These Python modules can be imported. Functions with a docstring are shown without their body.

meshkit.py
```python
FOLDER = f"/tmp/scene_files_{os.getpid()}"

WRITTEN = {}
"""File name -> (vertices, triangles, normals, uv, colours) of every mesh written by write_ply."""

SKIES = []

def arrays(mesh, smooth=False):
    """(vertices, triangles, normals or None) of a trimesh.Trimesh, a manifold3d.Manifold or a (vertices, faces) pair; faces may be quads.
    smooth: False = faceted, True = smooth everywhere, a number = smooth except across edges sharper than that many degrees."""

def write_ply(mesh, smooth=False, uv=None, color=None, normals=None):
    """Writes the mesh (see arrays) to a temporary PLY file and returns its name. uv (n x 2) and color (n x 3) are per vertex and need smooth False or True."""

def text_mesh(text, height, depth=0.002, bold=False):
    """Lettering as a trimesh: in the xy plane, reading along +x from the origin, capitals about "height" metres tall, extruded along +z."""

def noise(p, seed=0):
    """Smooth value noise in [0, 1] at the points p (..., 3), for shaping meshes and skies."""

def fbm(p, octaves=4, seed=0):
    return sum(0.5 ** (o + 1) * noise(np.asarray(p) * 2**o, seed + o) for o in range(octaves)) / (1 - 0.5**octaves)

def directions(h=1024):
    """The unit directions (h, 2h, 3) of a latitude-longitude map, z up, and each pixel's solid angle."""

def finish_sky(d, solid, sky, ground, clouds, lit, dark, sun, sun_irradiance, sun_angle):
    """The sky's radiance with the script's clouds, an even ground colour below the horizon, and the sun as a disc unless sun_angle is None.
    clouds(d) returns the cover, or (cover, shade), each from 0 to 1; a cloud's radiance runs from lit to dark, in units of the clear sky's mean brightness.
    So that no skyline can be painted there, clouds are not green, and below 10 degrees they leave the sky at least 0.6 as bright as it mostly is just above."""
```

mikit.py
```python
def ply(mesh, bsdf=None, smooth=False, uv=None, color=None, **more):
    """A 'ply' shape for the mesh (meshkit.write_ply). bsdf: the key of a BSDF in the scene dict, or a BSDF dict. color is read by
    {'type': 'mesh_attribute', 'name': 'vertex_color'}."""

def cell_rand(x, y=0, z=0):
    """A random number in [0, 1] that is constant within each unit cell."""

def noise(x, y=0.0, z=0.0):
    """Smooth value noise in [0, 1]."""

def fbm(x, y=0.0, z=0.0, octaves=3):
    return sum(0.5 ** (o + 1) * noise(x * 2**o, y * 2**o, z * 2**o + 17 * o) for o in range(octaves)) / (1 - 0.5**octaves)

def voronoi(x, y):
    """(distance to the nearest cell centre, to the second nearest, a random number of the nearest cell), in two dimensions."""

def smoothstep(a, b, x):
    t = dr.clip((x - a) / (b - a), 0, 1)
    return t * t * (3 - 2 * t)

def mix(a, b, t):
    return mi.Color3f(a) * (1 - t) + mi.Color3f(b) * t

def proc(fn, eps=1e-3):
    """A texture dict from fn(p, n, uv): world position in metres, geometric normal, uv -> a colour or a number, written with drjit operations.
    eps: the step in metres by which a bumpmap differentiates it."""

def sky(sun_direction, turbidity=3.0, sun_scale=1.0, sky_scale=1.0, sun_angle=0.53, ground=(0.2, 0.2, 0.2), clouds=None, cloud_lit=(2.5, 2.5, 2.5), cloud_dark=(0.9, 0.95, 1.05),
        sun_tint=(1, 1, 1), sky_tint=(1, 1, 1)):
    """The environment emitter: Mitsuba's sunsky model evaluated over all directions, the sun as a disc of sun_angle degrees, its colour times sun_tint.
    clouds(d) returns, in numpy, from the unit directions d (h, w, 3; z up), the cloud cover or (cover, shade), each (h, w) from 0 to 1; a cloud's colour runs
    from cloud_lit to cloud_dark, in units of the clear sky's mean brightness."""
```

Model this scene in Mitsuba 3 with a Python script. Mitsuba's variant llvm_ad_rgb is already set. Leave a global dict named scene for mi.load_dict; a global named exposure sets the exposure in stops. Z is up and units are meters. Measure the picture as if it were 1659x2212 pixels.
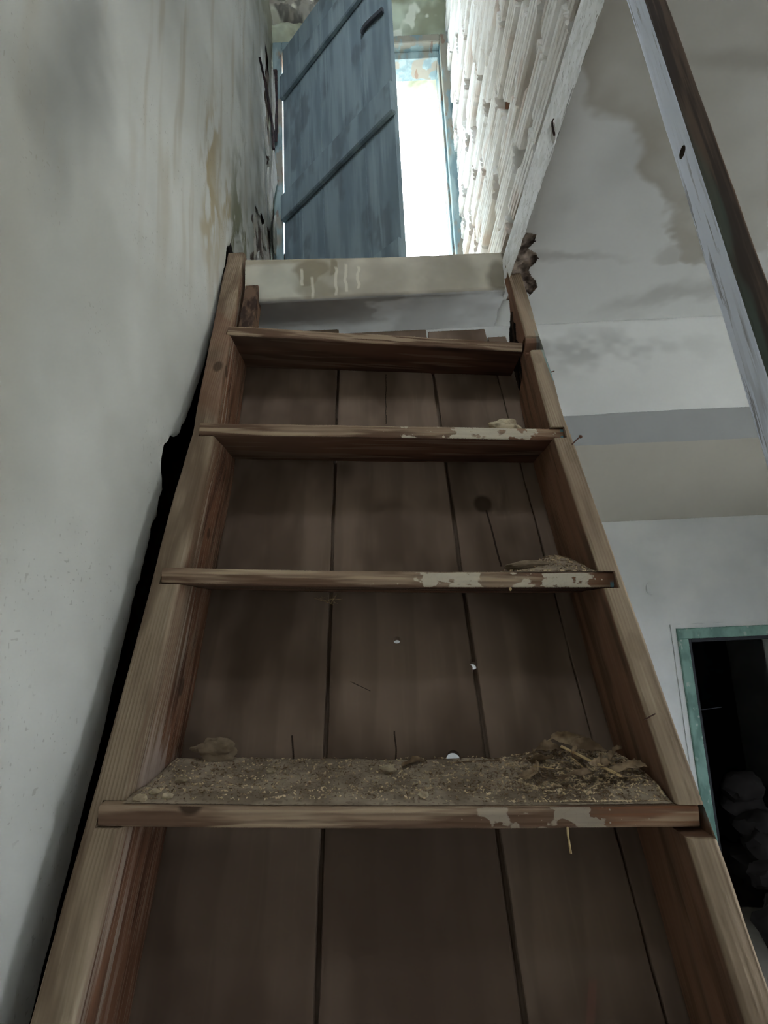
import math, random
import numpy as np, trimesh, manifold3d as m3, drjit as dr, mitsuba as mi, mikit, meshkit
from mikit import proc, noise, fbm, voronoi, cell_rand, smoothstep, mix
from shapely.geometry import Polygon, box as sbox
from shapely.ops import unary_union

scene, labels = {"type": "scene"}, {}
rng = np.random.default_rng(7)
random.seed(7)

# ------------------------------------------------------------------ camera, sky, exposure
EYE = np.array([0.0, 0.0, 2.05])
FWD = np.array([-0.00799391, 0.98137514, 0.19193472])
UPV = np.array([0.04651481, -0.19136815, 0.98041553])
scene["camera"] = {"type": "perspective", "fov": math.degrees(2 * math.atan(829.5 / 1200.0)), "fov_axis": "x", "near_clip": 0.01, "far_clip": 500.0,
                   "to_world": mi.ScalarTransform4f().look_at(origin=EYE.tolist(), target=(EYE + FWD).tolist(), up=UPV.tolist())}
exposure = 6.2


def overcast(d):
    f = meshkit.fbm(d * 2.5, 4, 3)
    return np.ones(d.shape[:2]), np.clip(0.15 + 0.5 * (f - 0.5), 0, 1)


scene["sky"] = mikit.sky((-0.35, 0.8, 0.75), turbidity=4.0, sun_scale=0.0, sky_scale=1.0, ground=(0.3, 0.29, 0.27), clouds=overcast,
                         cloud_lit=(2.45, 2.68, 3.0), cloud_dark=(1.8, 1.97, 2.2))
# window openings of the lower room, behind and to the right of the camera: (x0, x1, z0, z1) in the back wall, (y0, y1, z0, z1) in the right wall
BACK_WINDOWS = [(3.5, 4.3, 1.0, 2.2)]
RIGHT_WINDOWS = [(-0.3, 1.35, 0.0, 2.3)]

# ------------------------------------------------------------------ helpers
def C(r, g, b):
    f = lambda v: (v / 255 / 12.92) if v / 255 < 0.04045 else ((v / 255 + 0.055) / 1.055) ** 2.4
    return (f(r), f(g), f(b))


def add(key, mesh, mat, smooth=30, **kw):
    scene[key] = mikit.ply(mesh, mat, smooth=smooth, **kw)
    return key


def say(key, label=None, cat=None, group=None, kind=None):
    labels[key] = {k: v for k, v in dict(label=label, category=cat, group=group, kind=kind).items() if v}


COUNT = {}


def num(base):
    n = COUNT.get(base, 0)
    COUNT[base] = n + 1
    return base if n == 0 else f"{base}_{n:03d}"


def hull(pts):
    m = m3.Manifold.hull_points(np.asarray(pts, float)).to_mesh()
    return trimesh.Trimesh(m.vert_properties[:, :3], m.tri_verts, process=False)


def cham(x0, x1, y0, y1, z0, z1, c=0.003):
    p = []
    for sx, x in ((1, x0), (-1, x1)):
        for sy, y in ((1, y0), (-1, y1)):
            for sz, z in ((1, z0), (-1, z1)):
                p += [(x + sx * c, y + sy * c, z), (x + sx * c, y, z + sz * c), (x, y + sy * c, z + sz * c)]
    return hull(p)


def xf(mesh, M):
    m = mesh.copy()
    m.apply_transform(M)
    return m


def man(mesh):
    return m3.Manifold(m3.Mesh(np.asarray(mesh.vertices, np.float32), np.asarray(mesh.faces, np.uint32)))


def tri(m):
    m = m.to_mesh()
    return trimesh.Trimesh(m.vert_properties[:, :3], m.tri_verts, process=False)


def cat(ms):
    return trimesh.util.concatenate(ms)


def rect_profile(w, h, r=0.004, k=6):
    """closed outline of a w x h rectangle (corner at 0,0) with rounded corners and k points per long side"""
    pts = []
    for (cx, cy, a0) in ((r, r, 180), (w - r, r, 270), (w - r, h - r, 0), (r, h - r, 90)):
        for a in (0, 45, 90):
            pts.append((cx + r * math.cos(math.radians(a0 + a)), cy + r * math.sin(math.radians(a0 + a))))
    out = []
    n = len(pts)
    for i in range(n):
        a, b = np.array(pts[i]), np.array(pts[(i + 1) % n])
        m = max(1, int(np.linalg.norm(b - a) / (max(w, h) / k)))
        out += [tuple(a + (b - a) * j / m) for j in range(m)]
    return np.array(out)


def bar(profile, ls, place, rough=0.0, freq=(6, 40), seed=0):
    """sweeps profile (u, v) along stations ls; place(l, u, v) -> points; rough shifts the outline in and out"""
    P, n, m = np.asarray(profile), len(profile), len(ls)
    c = P.mean(0)
    Lg, U = np.repeat(np.asarray(ls)[:, None], n, 1), np.repeat(P[None], m, 0)
    if rough:
        q = np.stack([Lg * freq[0], U[..., 0] * freq[1], U[..., 1] * freq[1]], -1)
        d = (U - c) / (np.linalg.norm(U - c, axis=-1, keepdims=True) + 1e-9)
        U = U + d * ((meshkit.fbm(q, 3, seed) - 0.5) * 2 * rough)[..., None]
    V = place(Lg, U[..., 0], U[..., 1]).reshape(-1, 3)
    i, j = np.meshgrid(np.arange(m - 1), np.arange(n), indexing="ij")
    a, b = (i * n + j).ravel(), (i * n + (j + 1) % n).ravel()
    F = [np.stack([a, b, b + n], 1), np.stack([a, b + n, a + n], 1)]
    V = np.vstack([V, V[:n].mean(0), V[-n:].mean(0)])
    k = np.arange(n)
    F += [np.stack([np.full(n, m * n), (k + 1) % n, k], 1), np.stack([np.full(n, m * n + 1), (m - 1) * n + k, (m - 1) * n + (k + 1) % n], 1)]
    t = trimesh.Trimesh(V, np.vstack(F), process=False)
    if t.volume < 0:
        t.invert()
    return t


def sheet(us, vs, fn, keep=None):
    """open grid; fn(U, V) -> (..., 3); keep(U, V) -> mask of quads by their centre"""
    U, V = np.meshgrid(us, vs, indexing="ij")
    P = fn(U, V).reshape(-1, 3)
    n = len(vs)
    i, j = np.meshgrid(np.arange(len(us) - 1), np.arange(n - 1), indexing="ij")
    if keep is not None:
        k = keep((U[:-1, :-1] + U[1:, 1:]) / 2, (V[:-1, :-1] + V[1:, 1:]) / 2)
        i, j = i[k], j[k]
    a = (i * n + j).ravel()
    F = np.vstack([np.stack([a, a + n, a + n + 1], 1), np.stack([a, a + n + 1, a + 1], 1)])
    t = trimesh.Trimesh(P, F, process=False)
    t.remove_unreferenced_vertices()
    return t


def rock(r, sc=(1, 1, 1), seed=0, sub=3, amp=0.45, fr=1.6):
    m = trimesh.creation.icosphere(subdivisions=sub)
    v = np.array(m.vertices)
    d = 1 + amp * 2 * (meshkit.fbm(v * fr + 10 + seed * 3.1, 4, seed) - 0.5)
    m.vertices = v * d[:, None] * r * np.array(sc)
    return m


def rotm(ax, deg, pt=(0, 0, 0)):
    return trimesh.transformations.rotation_matrix(math.radians(deg), ax, pt)


def tr(x, y, z):
    return trimesh.transformations.translation_matrix((x, y, z))


# the stair's own frame: x across, s up the slope, n out of the slope towards the climber
P0 = np.array([0.0, 1.0975, 2.309])
ANG = math.radians(61.6)
SD, SN = np.array([0, math.cos(ANG), math.sin(ANG)]), np.array([0, -math.sin(ANG), math.cos(ANG)])
MS = np.eye(4)
MS[:3, 0], MS[:3, 1], MS[:3, 2], MS[:3, 3] = [1, 0, 0], SD, SN, P0


def W(x, s, n):
    x, s, n = np.broadcast_arrays(x, s, n)
    return P0 + x[..., None] * np.array([1.0, 0, 0]) + s[..., None] * SD + n[..., None] * SN


def stair_xsn(p):
    dy, dz = p.y - float(P0[1]), p.z - float(P0[2])
    return p.x, dy * float(SD[1]) + dz * float(SD[2]), dy * float(SN[1]) + dz * float(SN[2])


# ------------------------------------------------------------------ materials
def principled(key, fn, rough=0.85, spec=0.25, bump=None, scale=1.0, eps=1e-3, metallic=0.0):
    b = {"type": "principled", "base_color": proc(fn) if callable(fn) else {"type": "rgb", "value": fn}, "roughness": rough, "specular": spec, "metallic": metallic}
    if bump is not None:
        b = {"type": "bumpmap", "arbitrary": proc(bump, eps), "scale": scale, "bsdf": b}
    scene[key] = {"type": "twosided", "bsdf": b}
    return key


def blob(x, y, cx, cy, rx, ry, soft=0.5):
    """1 inside an ellipse, fading to 0 outside it"""
    d = dr.sqrt(dr.square((x - cx) / rx) + dr.square((y - cy) / ry))
    return 1 - smoothstep(1 - soft, 1 + soft, d)


# --- plaster
def plaster_left(p, n, uv):
    y, z = p.y, p.z
    f = fbm(y * 3, z * 3, 1.0, 4)
    col = mix(C(184, 184, 178), C(168, 168, 161), smoothstep(0.3, 0.7, f))
    w = fbm(y * 7, z * 7, 5.0, 3) - 0.5
    sm = blob(y + w * .12, z + w * .2, .77, 3.02, .07, .16, .8) + blob(y + w * .1, z + w * .1, .69, 2.80, .05, .12, .8) * .7
    col = mix(col, C(116, 117, 113), dr.clip(sm, 0, 1) * .75)
    streak = fbm(y * 22, z * 2.0, 3.0, 3)                                     # soft brown runs down the wall
    col = mix(col, C(160, 150, 130), smoothstep(.50, .78, streak) * smoothstep(2.55, 3.2, z) * .5)
    yel = blob(y + w * .3, z + w * .3, 1.42, 3.36, .10, .22, .8) + blob(y + w * .25, z + w * .2, 1.60, 3.36, .05, .20, .7)
    col = mix(col, C(150, 132, 92), dr.clip(yel, 0, 1) * .75 * smoothstep(.35, .6, fbm(y * 25, z * 12, 2.0, 3)))
    moss = blob(y + w * .3, z + w * .4, 1.75, 3.42, .10, .30, .7) * smoothstep(.40, .62, fbm(y * 30, z * 14, 8.0, 3))
    col = mix(col, C(96, 96, 66), dr.clip(moss, 0, 1) * .8)
    fl = smoothstep(2.02, 2.10, y + w * .25) * smoothstep(3.7, 3.85, z + w * .3) * smoothstep(4.75, 4.55, z)
    door_grey = smoothstep(1.65, 2.2, y + w * .5) * smoothstep(3.0, 3.4, z)  # plaster greyer towards the upper door, in patches
    col = mix(col, C(118, 117, 104), door_grey * (.35 + .5 * smoothstep(.4, .65, fbm(y * 12, z * 5, 4.0, 3))))
    col = mix(col, C(212, 212, 206), fl * (.5 + .5 * smoothstep(.4, .5, fbm(y * 40, z * 9, 2.0, 3))) * .85)
    sp = smoothstep(.88, .94, noise(y * 210, z * 190, 3.0)) * smoothstep(.5, .7, noise(y * 7, z * 7, 9.0))
    col = mix(col, C(130, 126, 116), sp * .4)
    dirt = blob(y, z, .64, 2.10, .05, .7, .9) * .35
    return mix(col, C(152, 142, 122), dirt * f)


def bump_plaster(p, n, uv):
    return fbm(p.x * 45, p.y * 45, p.z * 45, 4) * .7 + fbm(p.x * 9, p.y * 9, p.z * 9, 2)


def plaster_ceiling(p, n, uv):
    x, y = p.x, p.y
    w = fbm(x * 9, y * 9, 2.0, 4) - 0.5
    f = fbm(x * 3.2, y * 3.2, 0.0, 4)
    col = mix(C(192, 193, 191), C(178, 179, 177), smoothstep(.3, .7, f))
    d = smoothstep(-.02, .02, (x - .60) + w * .16 - (y - 1.08) * .85) * smoothstep(-.02, .03, 1.44 - y + w * .2 + (x - .8) * .12) * (1 - smoothstep(.95, 1.25, x))
    d2 = blob(x + w * .1, y + w * .1, .90, 1.43, .11, .05, .15)
    edge = dr.clip(d * (1 - smoothstep(.0, .10, (x - .60) + w * .16 - (y - 1.08) * .85)) + d * smoothstep(1.30, 1.42, y + w * .1), 0, 1)
    col = mix(col, C(150, 143, 126), dr.clip(d, 0, 1) * (.3 + .3 * f))
    col = mix(col, C(118, 108, 90), dr.clip(edge + d2 * .8, 0, 1) * .32)
    line = blob(x, y + w * .05, .70, .855, .16, .018, .8) + blob(x + w * .2, y + w * .12, .52, 1.425, .14, .02, .8) + blob(x + w * .2, y + w * .2 + (x - .9) * .4, .95, 1.66, .16, .06, .9)
    col = mix(col, C(104, 98, 88), dr.clip(line, 0, 1) * .3)
    edge_dirt = smoothstep(.12, 0.0, x - .395 + w * .05) * smoothstep(1.70, 1.4, y)
    col = mix(col, C(132, 124, 112), edge_dirt * .35)
    far = smoothstep(2.2, 2.6, y)
    st = smoothstep(.5, .7, fbm(x * 1.2 + 3, y * .9, 4.0, 3)) * far
    col = mix(col, C(158, 150, 138), st * .35)
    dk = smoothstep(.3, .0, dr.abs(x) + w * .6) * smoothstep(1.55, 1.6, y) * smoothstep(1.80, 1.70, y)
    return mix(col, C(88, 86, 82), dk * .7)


def plaster_white(p, n, uv):
    a = p.x + p.y * .37
    f = fbm(a * 3, p.z * 3.5, 1.0, 4)
    col = mix(C(214, 215, 213), C(203, 205, 204), smoothstep(.3, .8, f))
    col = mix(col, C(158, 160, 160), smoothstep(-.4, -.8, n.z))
    g = blob(a + (f - .5) * .3, p.z, 1.30, 2.93, .35, .07, .9) * smoothstep(.4, .65, fbm(a * 9, p.z * 14, 3.0, 3))
    col = mix(col, C(146, 146, 144), g * .55)
    s2 = blob(a + (f - .5) * .8, p.z + (f - .5) * .2, 4.35, 3.0, .4, .07, .8)
    return mix(col, C(190, 176, 146), s2 * .5)


def plaster_landing(p, n, uv):
    x, z = p.x, p.z
    w = fbm(x * 14, z * 14, p.y * 14, 3) - .5
    col = mix(C(196, 189, 172), C(166, 159, 143), smoothstep(.3, .7, fbm(x * 9, z * 9, p.y * 9, 4)))
    col = mix(col, C(184, 188, 174), blob(x, z, -.30, 3.10, .12, .08, .8) * .4)
    st = blob(x + w * .10, z + w * .06, -.215, 3.135, .040, .042, .25) + blob(x + w * .10, z + w * .10, -.175, 3.085, .075, .035, .4) * .7 + blob(x + w * .05, z, -.145, 3.15, .012, .03, .3)
    col = mix(col, C(132, 122, 99), dr.clip(st, 0, 1) * .8)
    top = smoothstep(3.16, 3.18, z + w * .02)
    col = mix(col, C(142, 130, 106), top * .6)
    for (dx, z1, z0) in ((-.205, 3.11, 3.045), (-.13, 3.14, 3.05), (-.10, 3.15, 3.06), (-.06, 3.14, 3.07), (-.235, 3.14, 3.09)):
        drip = (1 - smoothstep(.003, .006, dr.abs(x - dx - (noise(z * 60, dx * 90) - .5) * .008))) * smoothstep(z0 - .004, z0, z) * smoothstep(z1 + .01, z1, z)
        col = mix(col, C(214, 208, 190), drip * .6)
    low = smoothstep(3.052, 3.036, z + w * .02)
    col = mix(col, C(118, 114, 108), low * .6)
    dk = blob(x + w * .06, z + w * .04, .375, 3.09, .03, .05, .3)
    col = mix(col, C(116, 108, 92), dk * .7)
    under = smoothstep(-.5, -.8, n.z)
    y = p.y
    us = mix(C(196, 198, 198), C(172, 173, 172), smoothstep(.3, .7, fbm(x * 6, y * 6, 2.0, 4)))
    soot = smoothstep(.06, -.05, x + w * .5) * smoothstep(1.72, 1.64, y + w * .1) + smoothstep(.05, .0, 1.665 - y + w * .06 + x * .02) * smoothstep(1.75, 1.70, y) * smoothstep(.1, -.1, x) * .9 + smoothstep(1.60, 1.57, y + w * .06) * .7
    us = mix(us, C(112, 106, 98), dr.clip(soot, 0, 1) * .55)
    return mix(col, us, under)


def plaster_shaft(p, n, uv):
    f = fbm(p.x * 6, p.y * 6, p.z * 6, 4)
    col = mix(C(196, 205, 186), C(150, 152, 130), smoothstep(.35, .68, f))
    m = smoothstep(.52, .66, fbm(p.x * 11 + 4, p.z * 11, p.y * 5, 4))
    col = mix(col, C(92, 84, 76), m * .35 * smoothstep(.05, -.2, p.x))
    lf = smoothstep(-.12, -.22, p.x + (fbm(p.z * 9, p.x * 9, 2.0, 3) - .5) * .3) * smoothstep(4.98, 5.04, p.z)
    col = mix(col, mix(C(92, 86, 88), C(150, 142, 138), smoothstep(.4, .6, fbm(p.x * 30, p.z * 30, 1.0, 3))), lf * .8)
    return mix(col, C(226, 228, 214), smoothstep(.62, .70, fbm(p.x * 13, p.z * 13, 7.0, 3)) * .8)


def rubble_col(p, n, uv):
    f = fbm(p.x * 30, p.y * 30, p.z * 30, 4)
    return mix(C(72, 62, 56), C(158, 144, 132), smoothstep(.35, .65, f))


def peeled_col(p, n, uv):
    f = fbm(p.y * 24, p.z * 16, p.x * 20, 4)
    return mix(C(98, 84, 76), C(196, 188, 176), smoothstep(.38, .62, f))


def strip_col(p, n, uv):
    f = fbm(p.y * 40, p.z * 90, 2.0, 4)
    g = noise(p.y * 160 + p.z * 60, p.z * 330, 1.0)
    col = mix(C(240, 241, 241), C(224, 225, 223), smoothstep(.4, .7, f))
    return mix(col, C(124, 116, 108), smoothstep(.80, .92, g) * .45)


def bump_strip(p, n, uv):
    return fbm(p.y * 120 + p.z * 90, p.z * 260, p.x * 200, 3)


def brick_col(p, n, uv):
    r = cell_rand(dr.floor(p.z / .1225 + .3), dr.floor(p.y / .265), 3.0)
    f = fbm(p.y * 7, p.z * 25, 5.0, 3)
    col = mix(C(238, 237, 233), C(216, 211, 203), smoothstep(.3, .75, f + (r - .5) * .3))
    col = mix(col, C(196, 168, 146), smoothstep(.62, .74, fbm(p.y * 5, p.z * 14, 9.0, 4)) * .4)
    return mix(col, C(176, 168, 158), smoothstep(.68, .78, fbm(p.y * 30, p.z * 60, 3.0, 3)) * .4)


def mortar_col(p, n, uv):
    f = fbm(p.y * 9, p.z * 9, 5.0, 3)
    col = mix(C(90, 74, 62), C(128, 112, 97), smoothstep(.35, .65, fbm(p.y * 40, p.z * 40, 1.0, 3)))
    return mix(col, C(146, 96, 70), smoothstep(.5, .68, f) * .7)


principled("m_wall_left", plaster_left, .92, .15, bump_plaster, .0022)
principled("m_ceiling", plaster_ceiling, .92, .15, bump_plaster, .0016)
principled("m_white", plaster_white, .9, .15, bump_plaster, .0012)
principled("m_landing", plaster_landing, .9, .15, bump_plaster, .003)
principled("m_shaft", plaster_shaft, .92, .15, bump_plaster, .006)
principled("m_rubble", rubble_col, .95, .1, bump_plaster, .008)
principled("m_peeled", peeled_col, .95, .1, bump_plaster, .008)
principled("m_strip", strip_col, .9, .15, bump_strip, .0025, 5e-4)
principled("m_brick", brick_col, .85, .2)
principled("m_mortar", mortar_col, .95, .1, bump_plaster, .006)


# --- wood
def grain(l, a, b, freq=1.0, seed=0.0):
    """(ring lines 0..1, fine fibre 0..1) for coordinates along the board, across its face and through it"""
    w = a * 55 * freq + b * 35 * freq + 1.6 * fbm(l * 1.3 + seed, a * 5, b * 5 + seed, 3) + .25 * noise(l * 9 + seed, a * 30, b * 30)
    t = w - dr.floor(w)
    line = smoothstep(.25, .85, t) * (1 - smoothstep(.88, 1.0, t))
    return line, noise(l * 14, a * 420, b * 420 + seed)


def knot(l, a, l0, a0, r, stretch=1.6):
    d = dr.sqrt(dr.square((l - l0) / stretch) + dr.square(a - a0)) / r
    return 1 - smoothstep(.7, 1.25, d)


def wood_stringer(p, n, uv):
    x, s, nn = stair_xsn(p)
    a = nn + x
    left = x < 0
    line, fib = grain(s, a, x * .5, 2.4, 3.0)
    line = line * (.15 + .85 * smoothstep(.40, .68, fbm(s * 2 + 3, a * 12, 1.0, 3)))
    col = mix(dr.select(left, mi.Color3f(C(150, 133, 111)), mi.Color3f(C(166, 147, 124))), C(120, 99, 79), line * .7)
    col = mix(col, C(184, 170, 146), smoothstep(.6, .9, fib) * .3)
    grime = smoothstep(.40, .64, fbm(s * 4, a * 22, x * 6, 4))
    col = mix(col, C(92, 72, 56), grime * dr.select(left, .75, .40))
    big = fbm(s * 2.6 + x * 3, nn * 22, dr.sign(x) * 5.0, 4)
    stain = smoothstep(.47, .58, big)
    red = mix(C(112, 76, 58), C(76, 52, 41), smoothstep(.4, .7, fbm(s * 6, nn * 50, x * 9, 3)))
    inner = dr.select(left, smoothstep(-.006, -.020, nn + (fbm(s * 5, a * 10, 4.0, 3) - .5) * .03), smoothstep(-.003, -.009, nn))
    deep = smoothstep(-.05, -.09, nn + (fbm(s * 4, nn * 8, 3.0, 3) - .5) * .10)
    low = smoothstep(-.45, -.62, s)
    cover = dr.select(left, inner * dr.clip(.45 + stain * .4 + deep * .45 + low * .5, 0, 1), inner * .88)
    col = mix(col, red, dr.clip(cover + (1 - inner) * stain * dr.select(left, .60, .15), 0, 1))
    fine = noise(s * 9, nn * 520, 4.0)
    col = mix(col, C(150, 132, 114), smoothstep(.55, .85, fine) * inner * dr.select(left, .35, .08))
    streaks = smoothstep(.52, .70, fbm(s * 3.2 + 7, nn * 110, 2.0, 3)) * inner * (1 - deep)
    col = mix(col, C(164, 150, 134), streaks * dr.select(left, .6, .05))
    pale = blob(nn + (fbm(s * 20, nn * 60, 2.0, 3) - .5) * .08, s + (fbm(s * 9, nn * 70, 6.0, 3) - .5) * .12, -.085, -.50, .06, .045, .4) * inner
    col = mix(col, C(158, 142, 130), pale * dr.select(left, .75, .0))
    k = knot(s, a, .45, -.418, .012, 1.8) + knot(s, a, -.02, -.475, .009) + knot(s, a, -.35, -.49, .011)
    col = mix(col, C(60, 46, 36), dr.clip(k * dr.select(left, 1., 0.), 0, 1) * .75)
    k2 = knot(s, a, .08, .392, .013, 2.2) + knot(s, a, -.36, .388, .012, 2.2) + knot(s, a, .42, .390, .011, 2.2)
    col = mix(col, C(110, 90, 68), dr.clip(k2 * dr.select(left, 0., 1.), 0, 1) * .28)
    blue = smoothstep(.406, .409, x) * smoothstep(.45, .55, noise(s * 14, nn * 40, 3.0)) * smoothstep(.7, .3, s)
    return mix(col, C(120, 160, 165), blue * .7)


def wood_tread(p, n, uv):
    x, z = p.x, p.z - 2.05
    idx = dr.select(z > .6, 1., dr.select(z > .25, 2., dr.select(z > -.1, 3., dr.select(z > -.4, 4., 5.))))
    q = z + dr.select(z > .6, .115 * x, dr.select(z > .25, .068 * x, dr.select(z > -.1, .056 * x, .04 * x)))
    line, fib = grain(x, q, p.y * .25, 1.9, idx * 2.7)
    line = line * (.3 + .7 * smoothstep(.35, .6, fbm(x * 3, q * 20, idx * 2, 3)))
    col = mix(C(150, 128, 106), C(102, 79, 62), line * .75)
    col = mix(col, C(178, 162, 136), smoothstep(.6, .9, fib) * .35)
    st = smoothstep(.42, .58, fbm(x * 6 + idx * 5, q * 60, p.y * 12, 4))
    col = mix(col, C(86, 60, 46), st * .8)
    col = mix(col, C(186, 166, 138), smoothstep(.56, .68, fbm(x * 5 + idx * 9, q * 80, 3.0, 3)) * .55)
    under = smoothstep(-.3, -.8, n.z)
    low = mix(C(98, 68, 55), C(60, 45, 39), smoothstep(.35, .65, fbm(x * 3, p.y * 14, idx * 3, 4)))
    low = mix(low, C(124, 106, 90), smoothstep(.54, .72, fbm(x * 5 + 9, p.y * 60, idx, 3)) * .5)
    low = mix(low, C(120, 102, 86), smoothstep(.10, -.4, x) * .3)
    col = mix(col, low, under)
    front = smoothstep(-.5, -.8, n.y)
    # off-white paint left on the front edges, right of the middle
    c0 = dr.select(idx == 2, .18, dr.select(idx == 3, .20, .185))
    wd = dr.select(idx == 2, .15, dr.select(idx == 3, .15, .085))
    cov = blob(x, q * 0, c0, .0, wd, 1.0, .45)
    pt = fbm(x * 46, q * 70, idx * 4, 4) + .8 * (fbm(x * 11, q * 9, idx, 2) - .5)
    patch = smoothstep(-.03, .05, cov * .60 - pt + .02) * dr.select((idx > 1.5) & (idx < 4.5), 1., 0.)
    pv = voronoi(x * 85, q * 85 + idx * 3)
    patch = patch * (1 - .12 * (1 - smoothstep(.0, .06, pv[1] - pv[0])))
    few = (1 - smoothstep(.10, .16, pv[0] + .5 * pv[2])) * blob(x, q * 0, c0 + .02, 0., wd * 1.5, 1.0, .3) * dr.select((idx > 1.5) & (idx < 4.5), 1., 0.)
    patch = dr.clip(patch + few, 0, 1)
    col = mix(col, C(206, 197, 176), patch * front * dr.select(idx == 4, .38, .75))
    red = blob(x, q * 0, .35, 0., .09, 1.0, .4) * front * dr.select((idx > 1.5) & (idx < 4.5), 1., 0.) * (.35 + .65 * line)
    col = mix(col, C(132, 84, 56), red * (1 - patch) * .6)
    cy = smoothstep(.388, .391, x) * front * dr.select((idx > 1.5) & (idx < 4.5), 1., 0.) * smoothstep(.4, .5, noise(q * 120, idx, 4.0))
    col = mix(col, C(92, 152, 168), cy * .8)
    kn = knot(x, q, -.29, -.247, .013, 1.3) * front
    return mix(col, C(56, 40, 30), kn * .9)


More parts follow.
